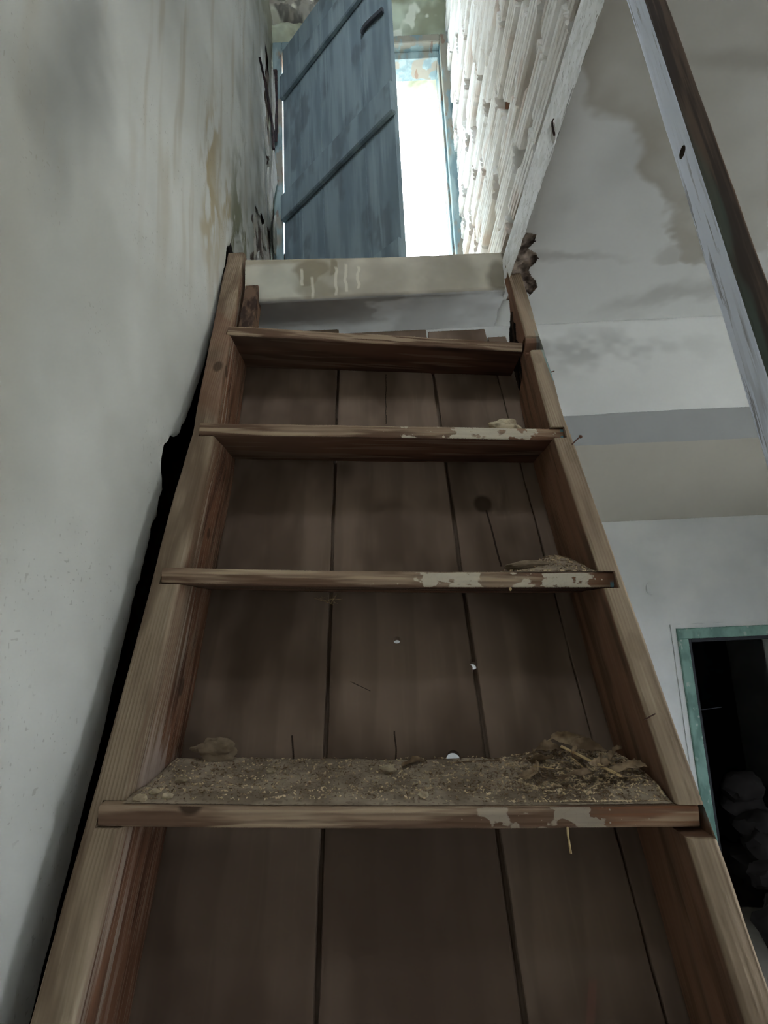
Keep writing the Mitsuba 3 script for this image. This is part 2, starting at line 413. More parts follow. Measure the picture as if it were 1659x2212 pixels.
def wood_board(p, n, uv):
    x, s, nn = stair_xsn(p)
    bd = dr.select(x < -.131, 1., dr.select(x < .152, 2., dr.select(x < .342, 3., 4.)))
    line, fib = grain(s, x * .45, bd * 1.7, .55, bd * 4.0)
    col = mix(C(128, 109, 94), C(110, 93, 79), line * .55)
    col = mix(col, C(144, 127, 108), smoothstep(.6, .95, fib) * .15)
    d = smoothstep(.42, .70, fbm(s * 3.3 + bd * 3, x * 7, 2.0, 4))
    col = mix(col, C(84, 68, 56), d * .75)
    for (x0, s0, x1, s1, w) in ((-.192, -.42, -.186, -.47, .0016), (-.007, -.42, -.006, -.50, .0014), (.013, .62, .004, .40, .0012), (.231, .08, .240, -.08, .002), (-.085, -.325, -.05, -.345, .0015)):
        t = dr.clip(((s - s0) / (s1 - s0)), 0, 1)
        dd = dr.abs(x - (x0 + (x1 - x0) * t) - (noise(s * 40, x0 * 50) - .5) * .004)
        inside = (s - max(s0, s1) < 0) & (s - min(s0, s1) > 0)
        col = mix(col, C(30, 24, 20), dr.select(inside, 1 - smoothstep(w * .6, w * 1.4, dd), 0.) * .85)
    k = knot(s, x, .10, .226, .022, 1.2) + knot(s, x, -.27, -.06, .0, 1.0) * 0
    col = mix(col, C(52, 41, 34), k * .8)
    k3 = blob(x, s, -.105, .24, .02, .04, .9) + blob(x, s, -.30, -.30, .03, .08, .9) * .6
    col = mix(col, C(66, 52, 42), dr.clip(k3, 0, 1) * .6)
    low = smoothstep(-.56, -.60, s)
    col = mix(col, C(78, 62, 54), low * .45 * smoothstep(.2, .6, fbm(s * 4, x * 5, 7.0, 3)))
    tw = (1 - smoothstep(.004, .008, dr.abs(x - .243 + (s + .80) * -.35))) * smoothstep(-.765, -.775, s)
    return mix(col, C(134, 92, 82), tw * .5)


def bump_wood_s(p, n, uv):
    x, s, nn = stair_xsn(p)
    line, fib = grain(s, nn + x, x * .5, 1.5, 3.0)
    return line * .5 + fib * .5


def bump_wood_x(p, n, uv):
    line, fib = grain(p.x, p.z + p.x * .05, p.y * .25, 2.1, 1.0)
    return line * .4 + noise(p.x * 14, p.y * 300, p.z * 300) * .6


def bump_board(p, n, uv):
    x, s, nn = stair_xsn(p)
    return noise(s * 10, x * 260, 1.0) * .5 + fbm(s * 8, x * 30, 2.0, 3)


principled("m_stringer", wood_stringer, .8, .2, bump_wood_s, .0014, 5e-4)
principled("m_tread", wood_tread, .8, .2, bump_wood_x, .0012, 5e-4)
principled("m_board", wood_board, .85, .15, bump_board, .0012, 5e-4)
principled("m_cleat", lambda p, n, uv: mix(C(104, 82, 66), C(58, 44, 38), smoothstep(.35, .65, fbm(p.x * 60, p.y * 20, p.z * 20, 4))), .85, .2)

# --- doors, pole, metal
LU = np.array([.689, -.725, 0.0])
LH = np.array([-.42, 2.27, 0.0])


def leaf_col(p, n, uv):
    u = (p.x - float(LH[0])) * float(LU[0]) + (p.y - float(LH[1])) * float(LU[1])
    f = fbm(u * 26, p.z * 3, 1.0, 4)
    col = mix(C(132, 148, 154), C(112, 128, 136), smoothstep(.3, .7, f))
    col = mix(col, C(96, 106, 112), smoothstep(.52, .72, fbm(u * 12 + 5, p.z * 6, 3.0, 4)) * .6)
    return mix(col, C(146, 162, 166), smoothstep(.62, .76, fbm(u * 40, p.z * 2.4, 8.0, 3)) * .5)


def frame_blue(p, n, uv):
    f = fbm(p.x * 30, p.y * 30, p.z * 9, 4)
    col = mix(C(152, 170, 170), C(122, 142, 146), smoothstep(.35, .65, f))
    col = mix(col, C(150, 140, 124), smoothstep(.50, .60, fbm(p.x * 20, p.y * 20 + 3, p.z * 6, 4)) * .85)
    return mix(col, C(128, 92, 70), smoothstep(.66, .72, fbm(p.x * 40, p.y * 10, p.z * 14, 3)) * .6)


def frame_green(p, n, uv):
    f = fbm(p.x * 12, p.y * 12, p.z * 5, 4)
    col = mix(C(122, 156, 145), C(98, 132, 122), smoothstep(.35, .65, f))
    return mix(col, C(176, 186, 178), smoothstep(.64, .72, fbm(p.x * 30, p.y * 30, p.z * 14, 3)) * .6)


PA, PB = np.array([.338, .546, 2.772]), np.array([.306, .426, 2.277])
PD = (PA - PB) / np.linalg.norm(PA - PB)
_v = np.array([.545, .84, 0.0])
_perp = np.cross(PD, _v)
_perp /= np.linalg.norm(_perp)
if _perp[0] < 0:
    _perp = -_perp
_v = np.cross(PD, _perp)
_v = _v if _v[1] > 0 else -_v
AL = math.radians(54.5)
E1 = -math.cos(AL) * _perp + math.sin(AL) * _v
E2 = math.sin(AL) * _perp + math.cos(AL) * _v


def pole_coords(p):
    d = [p.x - float(PB[0]), p.y - float(PB[1]), p.z - float(PB[2])]
    dot = lambda e: d[0] * float(e[0]) + d[1] * float(e[1]) + d[2] * float(e[2])
    return dot(PD), dot(E1), dot(E2)


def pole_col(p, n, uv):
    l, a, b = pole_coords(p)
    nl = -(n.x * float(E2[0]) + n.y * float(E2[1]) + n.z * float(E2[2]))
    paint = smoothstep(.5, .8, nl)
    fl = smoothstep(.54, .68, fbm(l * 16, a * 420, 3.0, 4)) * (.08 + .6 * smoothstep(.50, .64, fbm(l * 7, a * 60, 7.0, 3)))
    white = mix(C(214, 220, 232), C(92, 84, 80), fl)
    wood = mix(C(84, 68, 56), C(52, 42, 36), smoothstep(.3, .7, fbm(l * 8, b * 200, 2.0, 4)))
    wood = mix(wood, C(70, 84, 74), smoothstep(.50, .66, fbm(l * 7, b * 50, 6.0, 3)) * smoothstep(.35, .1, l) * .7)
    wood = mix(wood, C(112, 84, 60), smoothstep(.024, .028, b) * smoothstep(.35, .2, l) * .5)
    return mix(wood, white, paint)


principled("m_leaf", leaf_col, .75, .3)
principled("m_frame_blue", frame_blue, .7, .3)
principled("m_frame_green", frame_green, .6, .35)
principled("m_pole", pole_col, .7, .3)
principled("m_rust", lambda p, n, uv: mix(C(86, 56, 44), C(56, 46, 44), smoothstep(.35, .65, fbm(p.x * 90, p.y * 90, p.z * 60, 3))), .7, .4, metallic=.2)
principled("m_dark_wood", C(60, 62, 66), .8, .2)

# --- litter
principled("m_dust", lambda p, n, uv: mix(mix(C(164, 149, 130), C(132, 117, 100), smoothstep(.3, .7, fbm(p.x * 26, p.y * 26, p.z * 26, 4))), C(110, 92, 74), smoothstep(.6, .75, noise(p.x * 300, p.y * 300, p.z * 300)) * .5), .95, .1,
           lambda p, n, uv: fbm(p.x * 300, p.y * 300, p.z * 300, 3), .003, 4e-4)
principled("m_grain", lambda p, n, uv: mix(C(214, 194, 160), C(120, 98, 76), smoothstep(.35, .62, noise(p.x * 130, p.y * 130, p.z * 130))), .8, .2)
principled("m_leaf_dry", lambda p, n, uv: mix(C(168, 146, 118), C(116, 95, 74), smoothstep(.3, .7, fbm(p.x * 50, p.y * 50, p.z * 50, 3))), .8, .2)
principled("m_straw", C(196, 172, 128), .7, .25)
principled("m_stone", lambda p, n, uv: mix(C(198, 184, 156), C(144, 128, 104), smoothstep(.3, .7, fbm(p.x * 60, p.y * 60, p.z * 60, 4))), .95, .1,
           lambda p, n, uv: fbm(p.x * 160, p.y * 160, p.z * 160, 3), .004, 5e-4)
principled("m_stone_brown", lambda p, n, uv: mix(C(136, 120, 100), C(106, 91, 74), smoothstep(.3, .7, fbm(p.x * 60, p.y * 60, p.z * 60, 4))), .95, .1)
principled("m_floor", lambda p, n, uv: mix(C(150, 146, 138), C(122, 117, 109), smoothstep(.3, .7, fbm(p.x * 2, p.y * 2, p.z * 2, 4))), .9, .2)
principled("m_ground", C(176, 172, 162), .95, .1)
principled("m_room_shade", C(52, 52, 55), .95, .1)  # shade of the far room put into its surface colour
principled("m_rot", lambda p, n, uv: mix(C(58, 47, 40), C(28, 24, 22), smoothstep(.35, .6, fbm(p.y * 60, p.z * 30, p.x * 60, 3))), .95, .05)
principled("m_iron_dark", lambda p, n, uv: mix(C(70, 54, 54), C(46, 42, 46), smoothstep(.35, .65, fbm(p.x * 90, p.y * 90, p.z * 60, 3))), .7, .3)
principled("m_iron", C(62, 66, 72), .6, .4)
principled("m_chase_shade", C(34, 31, 30), .98, .05)  # recess shade put into the colour of the chase
principled("m_lump_shade", lambda p, n, uv: mix(C(46, 43, 41), C(30, 28, 28), fbm(p.x * 9, p.y * 9, p.z * 9, 3)), .95, .1)  # doorway shade put into the colour of the rubble

# ------------------------------------------------------------------ the setting
ZF = -.55                      # the lower room's floor
ZC, ZB = 3.04, 2.70            # underside of the ceiling, underside of the beam
XR, YB, YF = 4.6, -2.6, 5.39   # right wall, back wall, far wall


def st(key, mesh, mat, smooth=30):
    add(key, mesh, mat, smooth)
    labels.setdefault(key, {"kind": "structure"})


def slab(x0, x1, y0, y1, z0, z1):
    m = trimesh.creation.box((x1 - x0, y1 - y0, z1 - z0))
    m.apply_translation(((x0 + x1) / 2, (y0 + y1) / 2, (z0 + z1) / 2))
    return m


def holed(x0, x1, z0, z1, holes, d0, d1, axis):
    """wall between d0 and d1 with rectangular holes (a0, a1, z0, z1)"""
    g = sbox(x0, z0, x1, z1)
    for (a0, a1, b0, b1) in holes:
        g = g.difference(sbox(a0, b0, a1, b1))
    m = cat([trimesh.creation.extrude_polygon(q, d1 - d0, engine="earcut") for q in getattr(g, "geoms", [g])])
    v = np.array(m.vertices)
    out = np.stack([v[:, 0], d0 + v[:, 2], v[:, 1]], 1) if axis == "y" else np.stack([d0 + v[:, 2], v[:, 0], v[:, 1]], 1)
    t = trimesh.Trimesh(out, m.faces, process=False)
    if t.volume < 0:
        t.invert()
    return t


st("floor", slab(-1.0, XR + .2, YB - .2, 8.2, ZF - .12, ZF), "m_floor", False)
st("wall_back", holed(-1.0, XR, ZF - .05, ZC, BACK_WINDOWS, YB - .25, YB, "y"), "m_white", False)
st("wall_right", holed(YB - .25, 8.2, ZF - .05, ZC, RIGHT_WINDOWS, XR, XR + .25, "x"), "m_white", False)
st("floor_shade_sheet", slab(1.7, XR, YF + .10, 8.0, ZF + .001, ZF + .012), "m_room_shade", False)  # dark sheet over the floor, standing in for shade past the far door
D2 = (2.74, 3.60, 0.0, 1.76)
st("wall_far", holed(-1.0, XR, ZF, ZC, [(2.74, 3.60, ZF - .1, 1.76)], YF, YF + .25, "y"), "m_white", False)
# the room beyond the far door, its darkness put into the wall colour
st("wall_beyond", cat([slab(1.6, 1.7, YF + .25, 8.1, ZF, ZC), slab(1.6, XR, 8.0, 8.1, ZF, ZC)]), "m_room_shade", False)


# ceiling slab with the stair opening
PATCH = Polygon([(.38, 1.30), (.425, 1.31), (.43, 1.34), (.418, 1.37), (.440, 1.385), (.458, 1.41), (.452, 1.44), (.440, 1.46), (.455, 1.49), (.478, 1.52), (.490, 1.555), (.478, 1.60), (.462, 1.575), (.45, 1.61), (.43, 1.62), (.38, 1.62)])
def ceiling_mesh():
    hole = sbox(-.9, -.35, .397, 1.5625)
    g = sbox(-1.0, YB - .2, XR + .2, 8.2).difference(hole).difference(sbox(-.9, 1.5, .412, 2.64)).difference(PATCH.buffer(.012))
    m = trimesh.creation.extrude_polygon(g, .14, engine="earcut")
    m.apply_translation((0, 0, ZC + .0005))
    return m


us = np.concatenate([np.arange(.395, 1.45, .012), [1.6, 2.2, 3, 4, XR]])
st("ceiling", ceiling_mesh(), "m_ceiling", False)


# the soffit's plaster skin, rough along the edge of the stair opening
def soffit(U, V):
    zz = ZC - .004 + .003 * (meshkit.fbm(np.stack([U * 5, V * 5, U * 0], -1), 3, 2) - .5) + .004 * np.exp(-(U - .395) / .008)
    xx = U + np.exp(-(U - .395) / .015) * (.010 * (meshkit.fbm(np.stack([V * 22, U * 0, U * 0], -1), 4, 5) - .5) - .001)
    return np.stack([xx, V, zz], -1)




def not_patch(U, V):
    from shapely import contains_xy
    return ~contains_xy(PATCH, U, V)


add("ceiling__plaster_skin", sheet(np.concatenate([np.arange(.395, .52, .004), np.arange(.52, 1.6, .02), [2, 3, 4.59]]), np.concatenate([[YB + .01, -.3], np.arange(.3, 1.784, .005)]), soffit, not_patch), "m_ceiling", True)
pts = []
add("ceiling__broken_patch", sheet(np.linspace(.397, .51, 40), np.linspace(1.28, 1.64, 110),
    lambda U, V: np.stack([U, V, ZC + .004 + .022 * np.clip(.65 - meshkit.fbm(np.stack([U * 42, V * 42, U * 0], -1), 3, 9), 0, 1)], -1)), "m_rubble", True)
say("ceiling__broken_patch", "ragged dark broken plaster beside the top of the right stringer")

# edge of the slab along the opening: rough whitewashed strip under the brick wall
YS = np.arange(.25, 1.60, .004)


def edge_strip(V, Z):
    r = .003 * (meshkit.fbm(np.stack([V * 40, Z * 60, V * 0], -1), 4, 3) - .5)
    hole = np.exp(-((V - 1.035) / .014) ** 2 - ((Z - 3.075) / .020) ** 2) * .016
    return np.stack([.393 + r + hole, V, Z + np.where(Z < 3.045, .008 * (meshkit.fbm(np.stack([V * 60, V * 0, V * 0], -1), 3, 8) - .5), 0)], -1)


add("ceiling__slab_edge", sheet(YS, np.linspace(3.034, 3.142, 26), edge_strip), "m_strip", True)
say("ceiling__slab_edge", "rough whitewashed edge of the floor slab below the brick wall")
add("ceiling__bent_nail", bar(rect_profile(.004, .004, .001, 1), np.linspace(0, 1, 8), lambda l, u, v: np.stack([.380 + u + .012 * l ** 2, .985 + .035 * l + v, 3.060 + u * .3 + .006 * np.sin(l * 4)], -1)), "m_rust")

# landing slab at the head of the stair
lb = tri(man(slab(-.50, .4085, 1.5625, 2.62, ZC, 3.18)) - man(slab(-.6, -.415, 1.4, 1.73, 3.0, 3.3)))
lb = lb.subdivide_to_size(.012) if hasattr(lb, "subdivide_to_size") else lb
v = np.array(lb.vertices)
nz = meshkit.fbm(v * 22, 3, 4) - .5
face = np.exp(-(v[:, 1] - 1.5625) / .03)
round_top = np.clip((v[:, 2] - 3.165) / .015, 0, 1) ** 2 * .010 + np.clip((3.052 - v[:, 2]) / .012, 0, 1) ** 2 * .008
v[:, 1] += face * (nz * .010 + round_top)
v[:, 2] += np.where(v[:, 2] > 3.17, (v[:, 0] + .0) * -.034 - .001 + nz * .004, 0) + np.where(v[:, 2] < 3.045, nz * .006 * face - .003 * face, 0)
lb.vertices = v
st("landing_slab", lb, "m_landing", 40)
labels["landing_slab"] = {"kind": "structure"}

# beam crossing the lower room
bm = slab(-1.0, XR, 1.785, 2.1375, ZB, ZC + .01).subdivide_to_size(.08)
v = np.array(bm.vertices)
v[:, 1] += (meshkit.fbm(v * 4, 3, 1) - .5) * .010
v[:, 2] += np.where(v[:, 2] < ZB + .02, (meshkit.fbm(v * 5, 3, 2) - .5) * .010, 0)
bm.vertices = v
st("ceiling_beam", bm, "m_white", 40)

# left wall: uneven plaster that breaks off in a ragged line along the stair; behind the break a recess painted dark for its shade
def slot_edge(s):
    """n of the plaster's lower edge along the stair, at wall plane"""
    base = np.interp(s, [-2.7, -.79, -.55, -.17, .06, .10, .16, .22, .30, .52, .80, .95, 1.08, 1.25], [-.12, -.105, -.092, -.060, -.046, -.004, .010, -.024, -.052, -.060, -.050, -.022, .004, -.03])
    j = meshkit.fbm(np.stack([np.asarray(s) * 30, np.asarray(s) * 0, np.asarray(s) * 0], -1), 4, 6) - .5
    amp = np.interp(s, [-2.7, -.25, -.10, .25, .35, .85, .95], [.004, .004, .030, .030, .004, .004, .02])
    return base + j * amp


def wall_sn(Y, Z):
    dy, dz = Y - P0[1], Z - P0[2]
    return dy * SD[1] + dz * SD[2], dy * SN[1] + dz * SN[2]


def wall_left_fn(Y, Z):
    s, n = wall_sn(Y, Z)
    q = np.stack([Y * 0, Y, Z], -1)
    x = -.48 + .016 * (meshkit.fbm(q * 2.2, 3, 11) - .5) + .004 * (meshkit.fbm(q * 9, 3, 12) - .5)
    e = slot_edge(s)
    soft = np.interp(s, [-1, -.25, -.1, .3, .4, 1.1, 1.3], [.022, .020, .006, .006, .014, .010, .01])
    x = x - .011 * np.exp(-np.clip(n - e, 0, 1) / soft) * (s < 1.25)
    # swollen, then crumbling plaster by the upper door
    x = x + .020 * np.clip((Y - 1.95) / .3, 0, 1) * (meshkit.fbm(q * 7, 3, 15) - .35) * (Z > 3.1)
    d = np.where((n < e) & (n > e - .03) & (s < 1.12), e - n, 0)
    return np.stack([x, Y + SN[1] * d, Z + SN[2] * d], -1)


def wall_left_keep(Y, Z):
    s, n = wall_sn(Y, Z)
    slot = (n < slot_edge(s) - .006) & (n > -.23) & (s < 1.12)
    peel = PEEL(Y, Z)
    return ~slot & ~peel


def PEEL(Y, Z):
    w = (meshkit.fbm(np.stack([Y * 18, Z * 14, Y * 0], -1), 4, 21) - .5) * .28
    a = ((Y - 2.10 + w * .6) / .20) ** 2 + ((Z - 3.58 + w) / .20) ** 2 < 1
    b = ((Y - 2.17 + w * .25) / .05) ** 2 + ((Z - 4.45 + w) / .34) ** 2 < 1
    return (a | b) & (Z > 3.19)


ys = np.concatenate([[YB - .2, -1.5, -.6, 0], np.arange(.3, 2.36, .0105), [2.7, 4, 5.5, 8.1]])
zs = np.concatenate([np.arange(ZF - .05, 1.3, .2), np.arange(1.3, 5.3, .0105), np.arange(5.35, 6.2, .2)])
add("wall_left", sheet(ys, zs, wall_left_fn, wall_left_keep), "m_wall_left", True)
say("wall_left", kind="structure")
add("wall_left__rubble_core", sheet(np.arange(1.80, 2.40, .012), np.arange(3.19, 4.95, .012), lambda Y, Z: np.stack([-.492 + .018 * (meshkit.fbm(np.stack([Y * 20, Z * 20, Y * 0], -1), 4, 13) - .5), Y, Z], -1), lambda Y, Z: ~((wall_sn(Y, Z)[1] < .03) & (wall_sn(Y, Z)[1] > -.26) & (wall_sn(Y, Z)[0] < 1.10))), "m_peeled", True)
add("wall_left__chase", xf(slab(-.72, -.50, -3.3, 1.16, -.27, .035), MS) if False else cat([xf(slab(-.74, -.72, -3.3, 1.16, -.27, .035), MS), xf(slab(-.72, -.49, -3.3, 1.16, .030, .034), MS), xf(slab(-.72, -.49, -3.3, 1.16, -.27, -.262), MS), xf(slab(-.72, -.49, 1.12, 1.16, -.262, .030), MS)]), "m_chase_shade", False)
say("wall_left__chase", "chase in the wall behind the left stringer, painted dark for its shade")
say("wall_left__rubble_core", "crumbling rubble behind the fallen plaster")
st("wall_left__outer_leaf", slab(-.95, -.75, YB - .2, 8.2, ZF - .05, 6.2), "m_rubble", False)
labels.pop("wall_left__outer_leaf")
# curling flakes of plaster beside the upper door
for i, (y, z, h, w, tilt) in enumerate([(2.225, 4.50, .34, .05, 8), (2.20, 4.08, .26, .07, -6), (2.12, 3.92, .22, .06, 10), (2.235, 3.80, .20, .06, -4), (2.06, 4.15, .16, .05, 14), (2.02, 3.62, .10, .05, 20), (2.24, 3.50, .14, .05, -12), (1.93, 3.45, .06, .04, 15)]):
    r = np.random.default_rng(40 + i)
    k = 9
    ang = np.linspace(0, 2 * math.pi, 15)[:-1]
    rad = 1 + .35 * (r.random(14) - .5)
    poly = np.stack([np.cos(ang) * w / 2 * rad, np.sin(ang) * h / 2 * rad], 1)
    top = np.column_stack([np.full(14, .004), poly])
    m = hull(np.vstack([top, top * [0, .97, .97] - [.002, 0, 0]])).subdivide_to_size(.02)
    v = np.array(m.vertices)
    v[:, 0] += .7 * v[:, 1] ** 2 / w + .03 * (v[:, 2] / h) ** 2
    m.vertices = v
    m = xf(m, rotm((1, 0, 0), tilt))
    m.apply_translation((-.466, y, z))
    add(num("wall_left__plaster_flake"), m, "m_wall_left")

# brick wall standing on the slab along the right of the stairwell
COURSE, BL, BH = .1165, .285, .090
Z0 = 3.163
rib = [(0.0, 0.0)]
for k in range(4):
    a, b = k * BH / 4, (k + 1) * BH / 4
    rib += [(-.008, a + .003), (-.009, b - .009), (.001, b - .005)]
rib += [(0.0, BH), (.07, BH), (.07, 0.0)]
prof = np.array(rib)
VAR = []
for k in range(9):
    r = np.random.default_rng(60 + k)
    L = BL - .010
    m = trimesh.creation.extrude_polygon(Polygon(prof), L, engine="earcut")
    v = np.array(m.vertices)
    v = np.stack([v[:, 0], v[:, 2], v[:, 1]], 1)
    m = trimesh.Trimesh(v, m.faces, process=False)
    if m.volume < 0:
        m.invert()
    b = man(m)
    for side in (0, 1):                                                       # ends broken at a slant
        a = r.choice([-1, 1]) * (r.uniform(.6, 1.1) if r.random() < .6 else .1)
        nrm = np.array([r.uniform(-.3, .3), 1 if side == 0 else -1, a * .9])
        nrm /= np.linalg.norm(nrm)
        p = np.array([0, .010 if side == 0 else L - .010, BH / 2])
        b = b.trim_by_plane(nrm.tolist(), float(nrm @ p))
    if k % 3 == 0:                                                            # a broken arris
        c = trimesh.creation.icosphere(subdivisions=1, radius=.03 + .02 * r.random())
        c.apply_scale((.4, 1.8, .7))
        c.apply_translation((-.008, L * r.random(), BH * (r.random() < .5)))
        b = b - man(c)
    VAR.append(mikit.ply(tri(b), "m_brick", smooth=False))
T4 = mi.ScalarTransform4f
for c in range(25):
    off = (.11, -.02, .20, .06)[c % 4] + .03 * random.random()
    y = .20 + off - BL
    while y < 2.30:
        y1 = y + BL
        if y > .0 and y1 < 2.315:
            sc = 1.0
            yy = y
        elif y1 >= 2.315 and 2.315 - y > .06:
            sc, yy = (2.315 - y) / BL, y
        else:
            y += BL
            continue
        k = random.randrange(9)
        ex = random.uniform(-.006, .005) + (0 if random.random() > .12 else .012)
        key = num("wall_brick__brick")
        scene[key] = {**VAR[k], "to_world": T4().translate([.404 + ex, yy, Z0 + c * COURSE]).rotate([1, 0, 0], random.uniform(-.5, .5)).scale([1, sc, 1])}
        y += BL
m = sheet(np.arange(.0, 2.32, .011), np.arange(Z0 - .05, 6.1, .011), lambda Y, Z: np.stack([.436 + .020 * (meshkit.fbm(np.stack([Y * 14, Z * 14, Y * 0], -1), 4, 31) - .5), Y, Z], -1))
add("wall_brick", m, "m_mortar", True)
say("wall_brick", kind="structure")
add("wall_brick__core", slab(.44, .56, -.5, 2.30, 3.18, 6.1), "m_mortar", False)

# head of the stairwell: the wall around the upper door, the roof, and the rear with an unseen opening added for light
DX0, DX1, DZ1 = -.47, .41, 4.905
m = holed(-.9, .62, ZC, 6.1, [(DX0, DX1, 2.9, DZ1)], 2.29, 2.62, "y")
m = m.subdivide_to_size(.022)
v = np.array(m.vertices)
inn = (v[:, 1] < 2.30)
q = v * np.array([9, 9, 9])
up = np.clip((v[:, 2] - DZ1) / .15, 0, 1)
lf = np.clip((-.12 - v[:, 0]) / .12, 0, 1)
crev = np.exp(-((v[:, 2] - 5.035 - .03 * (meshkit.fbm(v * 12, 3, 5) - .5)) / .022) ** 2) * lf
v[:, 1] -= np.where(inn, up * (.055 + .05 * (meshkit.fbm(q * .8, 4, 17) - .3) + lf * .05 * (meshkit.fbm(q * 3, 3, 19) - .5)) - .06 * crev, 0)
v[:, 2] += np.where((np.abs(v[:, 2] - DZ1) < .01) & (v[:, 1] > 2.35), .03 * (meshkit.fbm(v * 25, 3, 3) - .5), 0)
m.vertices = v
st("wall_front", m, "m_shaft", 40)
st("wall_rear", holed(-.6, .6, 3.18, 6.1, [(-.28, .28, 4.45, 5.35)], -.55, -.40, "y"), "m_shaft", False)
st("roof", slab(-.95, .62, -.55, 2.62, 6.0, 6.15), "m_shaft", False)
# ground outside: by the lower room and, higher, behind the house
st("ground", cat([slab(-30, 30, -40, YB - .25, -.9, -.6), slab(XR + .25, 40, -40, 40, -.9, -.6)]), "m_ground", False)
st("terrace", slab(-30, 4.0, 2.62, 40, 2.9, 3.12), "m_ground", False)

# ------------------------------------------------------------------ upper door: frame and plank leaf
add("door_1__jamb", cham(DX0, DX0 + .045, 2.262, 2.43, 3.16, DZ1, .004), "m_frame_blue")
add("door_1__jamb_001", cham(DX1 - .047, DX1, 2.262, 2.43, 3.16, DZ1, .004), "m_frame_blue")
add("door_1__head", cham(DX0 + .0452, DX1 - .0472, 2.262, 2.43, DZ1 - .045, DZ1, .004), "m_frame_blue")
add("door_1__rebate", cat([cham(DX1 - .056, DX1 - .0472, 2.31, 2.43, 3.16, DZ1 - .0455, .002), cham(DX0 + .0452, DX0 + .062, 2.33, 2.43, 3.16, DZ1 - .0455, .002), cham(DX0 + .0625, DX1 - .0565, 2.31, 2.43, DZ1 - .086, DZ1 - .0455, .002)]), "m_frame_blue")
say("door_1", kind="structure")

LN = np.array([-.725, -.689, 0.0])        # leaf face towards the stair
ML = np.eye(4)
ML[:3, 0], ML[:3, 1], ML[:3, 2], ML[:3, 3] = LU, -LN, [0, 0, 1], LH
ZL0, ZL1 = 3.20, 4.858
for (a, b) in ((.0, .1478), (.148, .3008), (.301, .5748), (.575, .742)):
    m = cham(a, b - .0016, .0, .022, ZL0, ZL1, .0015)
    if a > 0:
        m = cat([m, slab(a - .006, a + .001, .010, .016, ZL0 + .001, ZL1 - .001)])
    add(num("plank_door__board"), xf(m, ML), "m_leaf")
for zc, h in ((4.615, .13), (3.945, .135), (3.295, .125)):
    add(num("plank_door__batten"), xf(cham(.002, .752, -.024, -.0002, zc - h / 2, zc + h / 2, .005), ML), "m_leaf")
hd = bar(rect_profile(.02, .012, .003, 1), np.linspace(0, 1, 14), lambda l, u, v: np.stack([.594 + .125 * l, -.004 - v, 4.395 - .03 * l + .018 * np.exp(-l * 9) * -1 + u], -1))
add("plank_door__latch", xf(hd, ML), "m_iron")
say("plank_door__latch", "dark iron latch bar")
for zc in (3.62,):
    k = num("plank_door__hinge")
    add(k, cat([xf(cham(-.035, .010, .004, .012, zc - .10, zc + .10, .002), ML), xf(trimesh.creation.cylinder(.009, .22, sections=12), ML @ tr(-.012, .012, zc))]), "m_rust")
say("plank_door", "half-open blue-grey plank door with broad battens at the head of the stairs", "door")
# bar added in place of a dark wall crack beside the jamb, and the hinge strap on the jamb
sk = np.array([(-.472, 1.98, 4.47), (-.470, 2.07, 4.455), (-.468, 2.14, 4.41), (-.466, 2.205, 4.36), (-.464, 2.225, 4.24)])
m = bar(rect_profile(.010, .016, .003, 1), np.linspace(0, 4, 25), lambda l, u, v: np.stack([np.interp(l, range(5), sk[:, k]) + (u if k == 0 else (v - .008) * np.interp(l, [0, 4], [.3, 1.6]) if k == 1 else 0) for k in range(3)], -1), .001)
add("crack_bar", m, "m_iron_dark")
say("crack_bar", "dark tapering bar standing for a wall crack beside the hinge strap", "crack")
m = cat([cham(-.469, -.4445, 2.250, 2.2615, 4.36, 4.73, .004), cham(-.466, -.4445, 2.236, 2.2498, 4.30, 4.37, .006)])
add("iron_strap", m, "m_iron_dark")
say("iron_strap", "dark rusty iron hinge strap on the left jamb of the upper door", "hinge strap")

# ------------------------------------------------------------------ far door of the lower room
add("door_2__jamb", cham(2.645, 2.74, YF - .035, YF + .12, ZF, 1.76, .005), "m_frame_green")
add("door_2__jamb_001", cham(3.60, 3.695, YF - .035, YF + .12, ZF, 1.76, .005), "m_frame_green")
add("door_2__head", cham(2.645, 3.695, YF - .035, YF + .12, 1.7602, 1.855, .005), "m_frame_green")
add("door_2__rebate", cat([cham(2.7402, 2.83, YF + .10, YF + .16, ZF, 1.759, .003), cham(2.8302, 3.599, YF + .10, YF + .16, 1.72, 1.759, .003)]), "m_dark_wood")
v = slab(2.60, 2.6448, YF - .014, YF + .01, ZF, 1.895)
m = cat([v, slab(2.60, 3.74, YF - .014, YF + .01, 1.8552, 1.895)]).subdivide_to_size(.03)
v = np.array(m.vertices)
v += .006 * (meshkit.fbm(v * 20, 3, 4) - .5)[:, None] * np.array([1, .6, 1])
m.vertices = v
add("door_2__plaster_margin", m, "m_white", 40)
say("door_2", kind="structure")
add("junction_box", xf(cat([trimesh.creation.cylinder(.066, .006, sections=40), xf(trimesh.creation.cylinder(.057, .010, sections=40), tr(0, 0, .002))]), tr(2.487, YF - .006, 2.236) @ rotm((1, 0, 0), 90)), "m_white")
say("junction_box", "small round whitewashed junction box cover on the far wall above the green door frame", "junction box")
m = bar(rect_profile(.008, .008, .002, 1), np.linspace(0, 1, 10), lambda l, u, v: np.stack([3.05 + .22 * l, YF + .55 + v, 1.02 + .02 * l + u], -1))
add("wall_beyond__hook", cat([m, xf(trimesh.creation.icosphere(subdivisions=2, radius=.022), tr(3.28, YF + .55, 1.045)), slab(2.9, 3.2, YF + .55, YF + .60, .6, 1.1)]) if False else m, "m_dark_wood")
